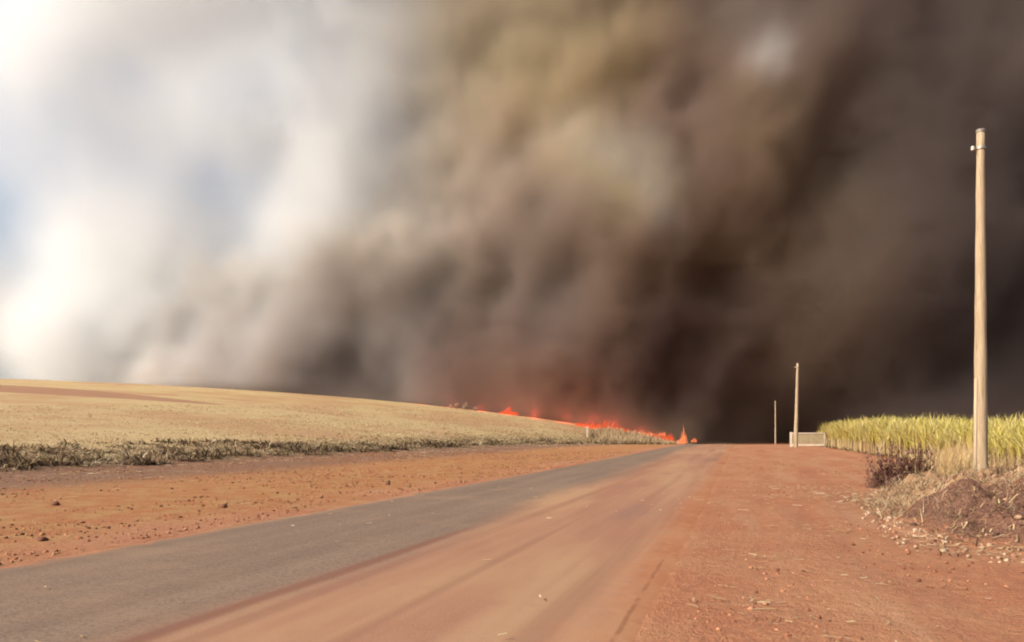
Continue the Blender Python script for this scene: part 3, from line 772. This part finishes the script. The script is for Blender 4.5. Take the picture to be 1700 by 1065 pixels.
# ------------------------------------------------------------------ fire
def flame_mat(name, low, high, strength):
    m = bpy.data.materials.new(name); m.use_nodes = True; t = m.node_tree; t.nodes.clear()
    out = t.nodes.new('ShaderNodeOutputMaterial'); em = t.nodes.new('ShaderNodeEmission'); tr = t.nodes.new('ShaderNodeBsdfTransparent'); mx = t.nodes.new('ShaderNodeMixShader')
    a = attr(t, 'heat').outputs['Fac']; nz = noise(t, 1.6, 3, .6); lw = t.nodes.new('ShaderNodeLayerWeight'); lw.inputs[0].default_value = .5
    h = math_(t, 'ADD', a, math_(t, 'MULTIPLY', math_(t, 'SUBTRACT', nz, .5), 1.2))
    c = mixc(t, mrange(t, h, .1, .9), high, low); t.links.new(c, em.inputs['Color'])
    em.inputs['Strength'].default_value = strength
    soft = mrange(t, lw.outputs['Facing'], .85, .05); k = math_(t, 'MULTIPLY', soft, mrange(t, h, -.25, .35, .15, 1))
    t.links.new(k, mx.inputs[0]); t.links.new(tr.outputs[0], mx.inputs[1]); t.links.new(em.outputs[0], mx.inputs[2])
    t.links.new(mx.outputs[0], out.inputs['Surface']); m.cycles.emission_sampling = 'NONE'
    return m
M_flame = flame_mat('flame', (1.0, .42, .16), (.80, .085, .025), 1.05)
M_hot = flame_mat('hot_flame', (1.0, .66, .48), (1.0, .24, .09), 1.05)
def tongue(x, y, z, h, r, lean, n=7, k=7):
    V = []; F = []; H = []
    ph = random.random() * 6; az = random.random() * 6.28
    for i in range(k):
        t = i / (k - 1); rr = r * (0.55 + 1.2 * t - 1.75 * t * t) if i < k - 1 else .004
        rr = max(rr, .004)
        ox = lean * h * t * t + random.uniform(.02, .07) * h * math.sin(5 * t + ph) * t; oy = .06 * h * math.sin(3 * t + ph * 2) * t
        for j in range(n):
            a = 2 * math.pi * j / n + .5 * t; w = 1 + .25 * math.sin(2 * a + ph)
            V.append((x + ox + rr * w * math.cos(a), y + oy + rr * w * math.sin(a), z + h * t)); H.append(1 - t ** 1.5)
    for i in range(k - 1):
        for j in range(n): F.append((i * n + j, i * n + (j + 1) % n, (i + 1) * n + (j + 1) % n, (i + 1) * n + j))
    return V, F, H
def fire(name, tongues, mat, label, origin, cat='fire'):
    V = []; F = []; H = []
    for tg in tongues:
        v, f, h = tongue(*tg); o = len(V)
        V += [(a - origin[0], b - origin[1], c - origin[2]) for a, b, c in v]; F += [tuple(i + o for i in x) for x in f]; H += h
    me = mesh_np(name, V, np.array(F), attrs={'heat': H}, smooth_shade=True)
    ob = link(name, me, mat); ob.location = origin
    return tag(ob, label, cat)
def glow(parent, x, y, z, power, rad=.35):
    d = bpy.data.lights.new('fire_glow_fill', 'POINT'); d.energy = power; d.color = (1.0, .09, .05); d.shadow_soft_size = rad
    o = bpy.data.objects.new('fire_glow_fill', d); COL.objects.link(o); o.parent = parent; o.location = (x - parent.location[0], y - parent.location[1], z - parent.location[2])
def gpt(px, Y): X = pt(px, Y); return X, Y, float(ground_z(X, Y))
FY = 197.0
tg = []
for px in np.arange(956, 1118, .6):
    if random.random() < (.32 if px > 1045 else .15): continue
    x, y, z = gpt(px + random.uniform(-.6, .6), FY + random.uniform(-1.5, 1.5))
    bigger = math.exp(-((px - 1010) / 20.0) ** 2)
    top = np.interp(px, [956, 1000, 1060, 1118], [699, 702, 712, 717]); zt = 1.5 + (725 - top) / 1350 * y
    h = max(.7, (zt - z) * random.uniform(.45, 1.0)) + bigger * random.uniform(0, 1.6) ** 1.5
    tg.append((x, y, z, h, random.uniform(.08, .20), random.uniform(-.3, .5)))
o = gpt(1040, FY)
f1 = fire('fire_line', tg, M_flame, 'long low line of orange flames along the far edge of the field', o)
tg = []
for px in np.arange(1030, 1104, .6):
    if random.random() < .3: continue
    x, y, z = gpt(px, FY - 2.5); top = np.interp(px, [956, 1000, 1060, 1118], [701, 705, 714, 718]); zt = 1.5 + (725 - top) / 1350 * y
    tg.append((x, y, z + max(0, zt - z - .8) - random.uniform(0, .35), random.uniform(.2, .6) + .7 * (random.random() < .12), random.uniform(.07, .16), .3))
f1b = fire('ember_line', tg, M_hot, 'thin pinkish-white glowing streak at the foot of the orange flames', o)
o = gpt(1134, 182)
tg = [(o[0] + dx, o[1], o[2] + dz, h, r, l) for dx, dz, h, r, l in [(0, .3, 4.4, .26, .02), (.12, .3, 3.5, .24, .05), (.35, .3, 2.4, .26, .1), (-.15, .3, 2.9, .22, -.06), (-.45, .3, 1.6, .26, -.1), (-1.0, .4, .8, .3, -.2), (-.75, .35, 1.1, .24, .1), (.6, .4, 1.9, .2, .12), (.85, .4, 1.0, .22, .2), (-.2, .2, 1.9, .3, .1)]]
f2 = fire('tall_flame', tg, M_hot, 'single tall flame flaring up at the right end of the fire', o)
o = gpt(1152, 184)
f3 = fire('small_flame', [(o[0] + dx, o[1], o[2] + .6, h, .35, .1) for dx, h in [(-.4, .7), (0, 1.1), (.4, .8)]], M_hot, 'small pale flame low down just right of the tall flame', o)
o = gpt(843, 206)
tg = []
for k in range(26):
    dx = -2.4 + 5 * k / 25 + random.uniform(-.1, .1); tg.append((o[0] + dx, o[1] + random.uniform(-.12, .12), o[2] - .15, random.uniform(.5, 1.0) + 1.4 * math.exp(-dx * dx), random.uniform(.24, .34), .2))
f4 = fire('brow_flames', tg, M_flame, 'small cluster of red flames on the brow of the field, away from the main fire', o)
for px, yy, dz, pw in [(940, 204, 1.6, 900), (985, 204, 1.8, 1700), (1020, 204, 1.8, 1900), (1065, 204, 1.6, 1200)]:
    x, y, z = gpt(px, yy); glow(f1, x, y, z + dz, pw)
x, y, z = gpt(1134, 190); glow(f2, x, y, z + 3, 500)
for px, dz, pw in [(700, 1.0, 250), (750, 1.0, 400), (800, 1.0, 600), (843, 1.2, 900), (888, 1.0, 700)]:  # added lamps along the brow, most beyond any flame, redden the smoke
    x, y, z = gpt(px, 206); glow(f4, x, y, z + dz, pw)

# ------------------------------------------------------------------ far hills at the left
def build_hills():
    xs = np.linspace(-3200, -300, 160); ys = np.linspace(2100, 3300, 30)
    xx, yy = np.meshgrid(xs, ys)
    prof = np.sin(np.pi * (yy - 2100) / 1200) ** .8
    hgt = np.interp(xx, [-3200, -1700, -1450, -1280, -1150, -900, -300], [330, 300, 235, 205, 130, 90, 60]) * (.85 + .3 * fb2(xx, yy, .0025, 4, 3.3))
    Z = hgt * prof - 25
    me = mesh_np('far_hills', np.stack([xx, yy, Z], -1).reshape(-1, 3), grid_faces(30, 160), smooth_shade=True)
    m, nt, b = mat_new('far_hills', .95)
    nn = noise(nt, .006, 5, .6); c = mixc(nt, mrange(nt, nn, .4, .6), (.10, .13, .15), (.15, .18, .19)); nt.links.new(c, b.inputs['Base Color'])  # blue-grey of distant air mixed into the hill colour
    tag(link('far_hills', me, m), kind='structure')
build_hills()

# ------------------------------------------------------------------ smoke
def smoke_volume(name, dens_fn, lo, hi, vox, colour_fn, label, anis=0.0):
    lo = np.array(lo, float); hi = np.array(hi, float)
    res = np.round((hi - lo) / vox).astype(int) + 1
    hi = lo + (res - 1) * vox
    gx = [lo[a] + vox * np.arange(res[a]) for a in range(3)]
    Z, Y, X = np.meshgrid(gx[2], gx[1], gx[0], indexing='ij')
    D = dens_fn(X, Y, Z)
    edge = np.ones_like(D); edge[0] = edge[-1] = 0; edge[:, 0] = edge[:, -1] = 0; edge[:, :, 0] = edge[:, :, -1] = 0
    D = np.clip(D, 0, None) * edge
    me = bpy.data.meshes.new(name)
    n = D.size
    me.vertices.add(n); co = np.stack([X, Y, Z], -1).astype(np.float32); me.vertices.foreach_set('co', co.ravel())
    a = me.attributes.new('amount', 'FLOAT', 'POINT'); a.data.foreach_set('value', D.astype(np.float32).ravel())
    o = bpy.data.objects.new(name, me); COL.objects.link(o)
    mat = bpy.data.materials.new(name); mat.use_nodes = True
    t = mat.node_tree; t.nodes.clear()
    out = t.nodes.new('ShaderNodeOutputMaterial'); pv = t.nodes.new('ShaderNodeVolumePrincipled')
    pv.inputs['Density'].default_value = 1.0
    pv.inputs['Anisotropy'].default_value = anis
    colour_fn(t, pv)
    t.links.new(pv.outputs[0], out.inputs['Volume'])
    me.materials.append(mat)
    g = bpy.data.node_groups.new(name + '_grid', 'GeometryNodeTree')
    g.interface.new_socket('Geometry', in_out='INPUT', socket_type='NodeSocketGeometry')
    g.interface.new_socket('Geometry', in_out='OUTPUT', socket_type='NodeSocketGeometry')
    gi = g.nodes.new('NodeGroupInput'); go = g.nodes.new('NodeGroupOutput')
    pos = g.nodes.new('GeometryNodeInputPosition')
    def vm(op, x, y):
        nn = g.nodes.new('ShaderNodeVectorMath'); nn.operation = op
        g.links.new(x, nn.inputs[0])
        if isinstance(y, tuple): nn.inputs[1].default_value = y
        else: g.links.new(y, nn.inputs[1])
        return nn
    sub = vm('SUBTRACT', pos.outputs[0], tuple(lo))
    mul = vm('SCALE', sub.outputs[0], (0, 0, 0)); mul.inputs['Scale'].default_value = 1.0 / vox
    add = vm('ADD', mul.outputs[0], (.5, .5, .5))
    fl = g.nodes.new('ShaderNodeVectorMath'); fl.operation = 'FLOOR'; g.links.new(add.outputs[0], fl.inputs[0])
    dot = vm('DOT_PRODUCT', fl.outputs[0], (1.0, float(res[0]), float(res[0] * res[1])))
    named = g.nodes.new('GeometryNodeInputNamedAttribute'); named.data_type = 'FLOAT'; named.inputs['Name'].default_value = 'amount'
    si = g.nodes.new('GeometryNodeSampleIndex'); si.data_type = 'FLOAT'; si.clamp = True
    g.links.new(gi.outputs[0], si.inputs['Geometry'])
    g.links.new(named.outputs['Attribute'], si.inputs['Value'])
    ri = g.nodes.new('ShaderNodeMath'); ri.operation = 'ADD'; ri.inputs[1].default_value = 0.25
    g.links.new(dot.outputs['Value'], ri.inputs[0]); g.links.new(ri.outputs[0], si.inputs['Index'])
    vc = g.nodes.new('GeometryNodeVolumeCube')
    g.links.new(si.outputs[0], vc.inputs['Density'])
    vc.inputs['Min'].default_value = tuple(lo); vc.inputs['Max'].default_value = tuple(hi)
    for k, ax in enumerate('XYZ'): vc.inputs['Resolution ' + ax].default_value = int(res[k])
    sm = g.nodes.new('GeometryNodeSetMaterial'); sm.inputs['Material'].default_value = mat
    g.links.new(vc.outputs[0], sm.inputs[0]); g.links.new(sm.outputs[0], go.inputs[0])
    md = o.modifiers.new('grid', 'NODES'); md.node_group = g
    tag(o, label, 'smoke', kind='stuff')
    print(name, res, n, float(D.max()))
    return o

# reading marks for the plume: picture-plane feature -> the world plane Y = 245 where the fire front stands
KY = 226.0
def wx(px): return (px - 850) / 1350 * KY
def wz(py): return 1.5 + (725 - py) / 1350 * KY
PX = KY / 1350
def blob(X, Z, px, py, rx, ry, rot=0.0):
    dx = (X - wx(px)) / PX; dz = (Z - wz(py)) / PX
    c, s = math.cos(rot), math.sin(rot)
    a = (dx * c + dz * s) / rx; b = (-dx * s + dz * c) / ry
    return np.exp(-(a * a + b * b))
def warp(X, Y, Z, amt, sc, seed=0):
    p = np.stack([X, Y, Z], -1) * sc + seed
    return (X + amt * (N3.fbm(p, 3) - .5) * 2, Z + amt * (N3.fbm(p + 31.7, 3) - .5) * 2)

def front_y(X, Y, Z):
    # the face of the cloud: rising columns that lean to the right, with folds inside them
    p = np.stack([X - 0.30 * Z, Y * 0, Z * 0.85], -1)
    big = N3.fbm(p / 44.0 + 3, 2, .5); fold = np.abs(N3.fbm(p / 19.0 + 11, 4, .6) - .5) * 2
    return 215 + 26 * (big - .5) * 2 + (20 - 8 * smooth(0, 90, X)) * fold
def dens_brown(X, Y, Z):
    Xw, Zw = warp(X, Y, Z, 18, 1 / 45.0)
    px = 850 + (Xw - 0) / PX; py = 725 - (Zw - 1.5) / PX
    front = front_y(X, Y, Z)
    gz = ground_z(X, Y)
    # left limit of the brown mass moves right with height
    lim = np.interp(py, [-500, 0, 200, 370, 470, 600, 720], [670, 660, 640, 560, 300, 235, 225])
    wd = np.interp(py, [300, 560], [1.0, .45])
    m = smooth(-140 * wd, 210 * wd, px - lim)
    hard = smooth(-60, 260, px - lim)
    prof = (smooth(-6, 12, Y - front) * (1 - hard) + smooth(-2.5, 5, Y - front) * hard) * smooth(306, 272, Y)
    billow = N3.fbm(np.stack([X - .3 * Z, Y, Z * 0.6], -1) / 26.0 + 8, 4, 0.6)
    d = 0.14 * m ** 1.5 * smooth(0.30, 0.50, billow + 0.18 * m)
    d = d + 0.006 * (blob(Xw, Zw, 220, 390, 60, 70) + .8 * blob(Xw, Zw, 60, 160, 45, 120) + .6 * blob(Xw, Zw, 250, 240, 40, 60) + 2.2 * blob(Xw, Zw, 290, 450, 160, 32)) * (billow * 2)
    d = d + 0.06 * (blob(Xw, Zw, 500, 600, 260, 80) + .7 * blob(Xw, Zw, 340, 640, 130, 50)) * smooth(.34, .56, billow) * 1.6
    d = d * smooth(-1.5, 3.0, Z - gz)
    # thinner window high up where the light comes through
    d = d * (1 - .45 * blob(Xw, Zw, 1225, 90, 90, 110))
    hug = smooth(-110, -60, X) * smooth(70, 30, X) * smooth(196, 206, Y) * smooth(232, 216, Y) * np.exp(-np.clip(Z - gz, 0, None) / 3.5) * smooth(-3, 0, Z - gz)
    return d * prof + .05 * hug * smooth(.3, .6, billow)

def painted_patch(t, c, px, py, r, k, col):  # sooty shade in pockets and pale lit patches, both put into the smoke colour
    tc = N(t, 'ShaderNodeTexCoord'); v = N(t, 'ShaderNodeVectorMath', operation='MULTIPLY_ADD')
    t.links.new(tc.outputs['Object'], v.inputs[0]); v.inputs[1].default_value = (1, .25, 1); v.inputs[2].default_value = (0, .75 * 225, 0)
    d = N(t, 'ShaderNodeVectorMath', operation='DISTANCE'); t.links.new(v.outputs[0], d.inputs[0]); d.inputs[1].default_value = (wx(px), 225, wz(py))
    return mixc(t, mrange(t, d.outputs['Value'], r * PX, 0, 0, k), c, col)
def col_brown(t, pv):
    n1 = noise(t, 0.013, 3, 0.55); n2 = noise(t, 0.034, 2, 0.5)
    c = mixc(t, mrange(t, n1, 0.38, 0.62), (0.21, 0.165, 0.13), (0.36, 0.30, 0.20))
    c = mixc(t, mrange(t, n2, 0.48, 0.68, 0, .6), c, (0.25, 0.20, 0.185))
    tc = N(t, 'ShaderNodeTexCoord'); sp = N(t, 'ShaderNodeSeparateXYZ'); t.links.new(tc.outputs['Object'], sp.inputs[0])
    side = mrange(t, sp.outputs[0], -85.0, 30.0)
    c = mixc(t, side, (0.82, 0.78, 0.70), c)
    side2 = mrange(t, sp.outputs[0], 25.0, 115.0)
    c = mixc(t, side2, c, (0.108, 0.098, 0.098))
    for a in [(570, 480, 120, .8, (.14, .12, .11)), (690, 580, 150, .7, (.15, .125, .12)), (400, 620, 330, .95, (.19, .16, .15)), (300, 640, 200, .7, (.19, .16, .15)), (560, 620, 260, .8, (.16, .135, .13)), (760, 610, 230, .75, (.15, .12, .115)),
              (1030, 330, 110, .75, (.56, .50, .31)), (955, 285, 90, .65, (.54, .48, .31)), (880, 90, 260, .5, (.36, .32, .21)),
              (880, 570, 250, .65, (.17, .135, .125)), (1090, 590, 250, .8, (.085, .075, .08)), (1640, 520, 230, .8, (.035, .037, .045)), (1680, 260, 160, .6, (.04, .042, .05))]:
        c = painted_patch(t, c, *a)
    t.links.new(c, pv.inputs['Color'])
    pv.inputs['Absorption Color'].default_value = (0.22, 0.12, 0.06, 1)

def dens_white(X, Y, Z):
    Xw, Zw = warp(X, Y, Z, 20, 1 / 60.0, 50)
    px = 850 + Xw / PX; py = 725 - (Zw - 1.5) / PX
    billow = N3.fbm(np.stack([X, Y, Z * 0.8], -1) / 36.0 + 28, 4, 0.5)
    front = front_y(X, Y, Z) - 6
    prof = smooth(-6, 14, Y - front) * smooth(308, 268, Y)
    m = smooth(-60, 110, px) * smooth(780, 440, px)
    m2 = smooth(-10, 60, px) * smooth(440, 200, px) * smooth(420, 540, py)
    d = 0.040 * m * (.45 + smooth(0.36, 0.62, billow)) + 0.07 * m2
    d = d * (1 - .9 * blob(Xw, Zw, 330, 320, 90, 110)) * (1 - .7 * blob(Xw, Zw, 150, 220, 100, 120)) * (1 - .85 * blob(Xw, Zw, 300, 60, 200, 150))
    d = d + 0.04 * smooth(60, -160, px) * smooth(0.40, 0.65, billow) * smooth(560, 380, py)
    Xp, Zp = warp(X, Y, Z, 7, 1 / 22.0, 80)
    puff = .9 * blob(Xp, Zp, 960, 290, 55, 28) + 1.0 * blob(Xp, Zp, 1022, 305, 40, 36) + .9 * blob(Xp, Zp, 1055, 370, 26, 55) + .45 * blob(Xp, Zp, 930, 370, 110, 70) \
        + 3.0 * blob(Xp, Zp, 1218, 170, 22, 20) + .25 * blob(Xp, Zp, 1225, 90, 60, 70) + .25 * blob(Xp, Zp, 670, 560, 40, 60) + .35 * blob(Xp, Zp, 590, 565, 60, 20) \
        + .45 * blob(Xp, Zp, 720, 430, 40, 90) + .3 * blob(Xp, Zp, 880, 40, 120, 60) + .25 * blob(Xp, Zp, 900, 520, 80, 60)
    gz = ground_z(X, Y)
    d = d * prof + .013 * puff * np.exp(-((Y - front - 6) / 13.0) ** 2)
    return d * smooth(-1.5, 3.0, Z - gz)
def col_white(t, pv):
    pv.inputs['Color'].default_value = (0.975, 0.985, 0.99, 1)

VOX = 3.2
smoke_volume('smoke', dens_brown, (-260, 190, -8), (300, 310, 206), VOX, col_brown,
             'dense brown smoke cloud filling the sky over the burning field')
smoke_volume('smoke', dens_white, (-331.7, 187.3, -9.1), (112, 313, 209), VOX * 1.13, col_white,
             'thin white smoke drifting over the brow of the field at left')
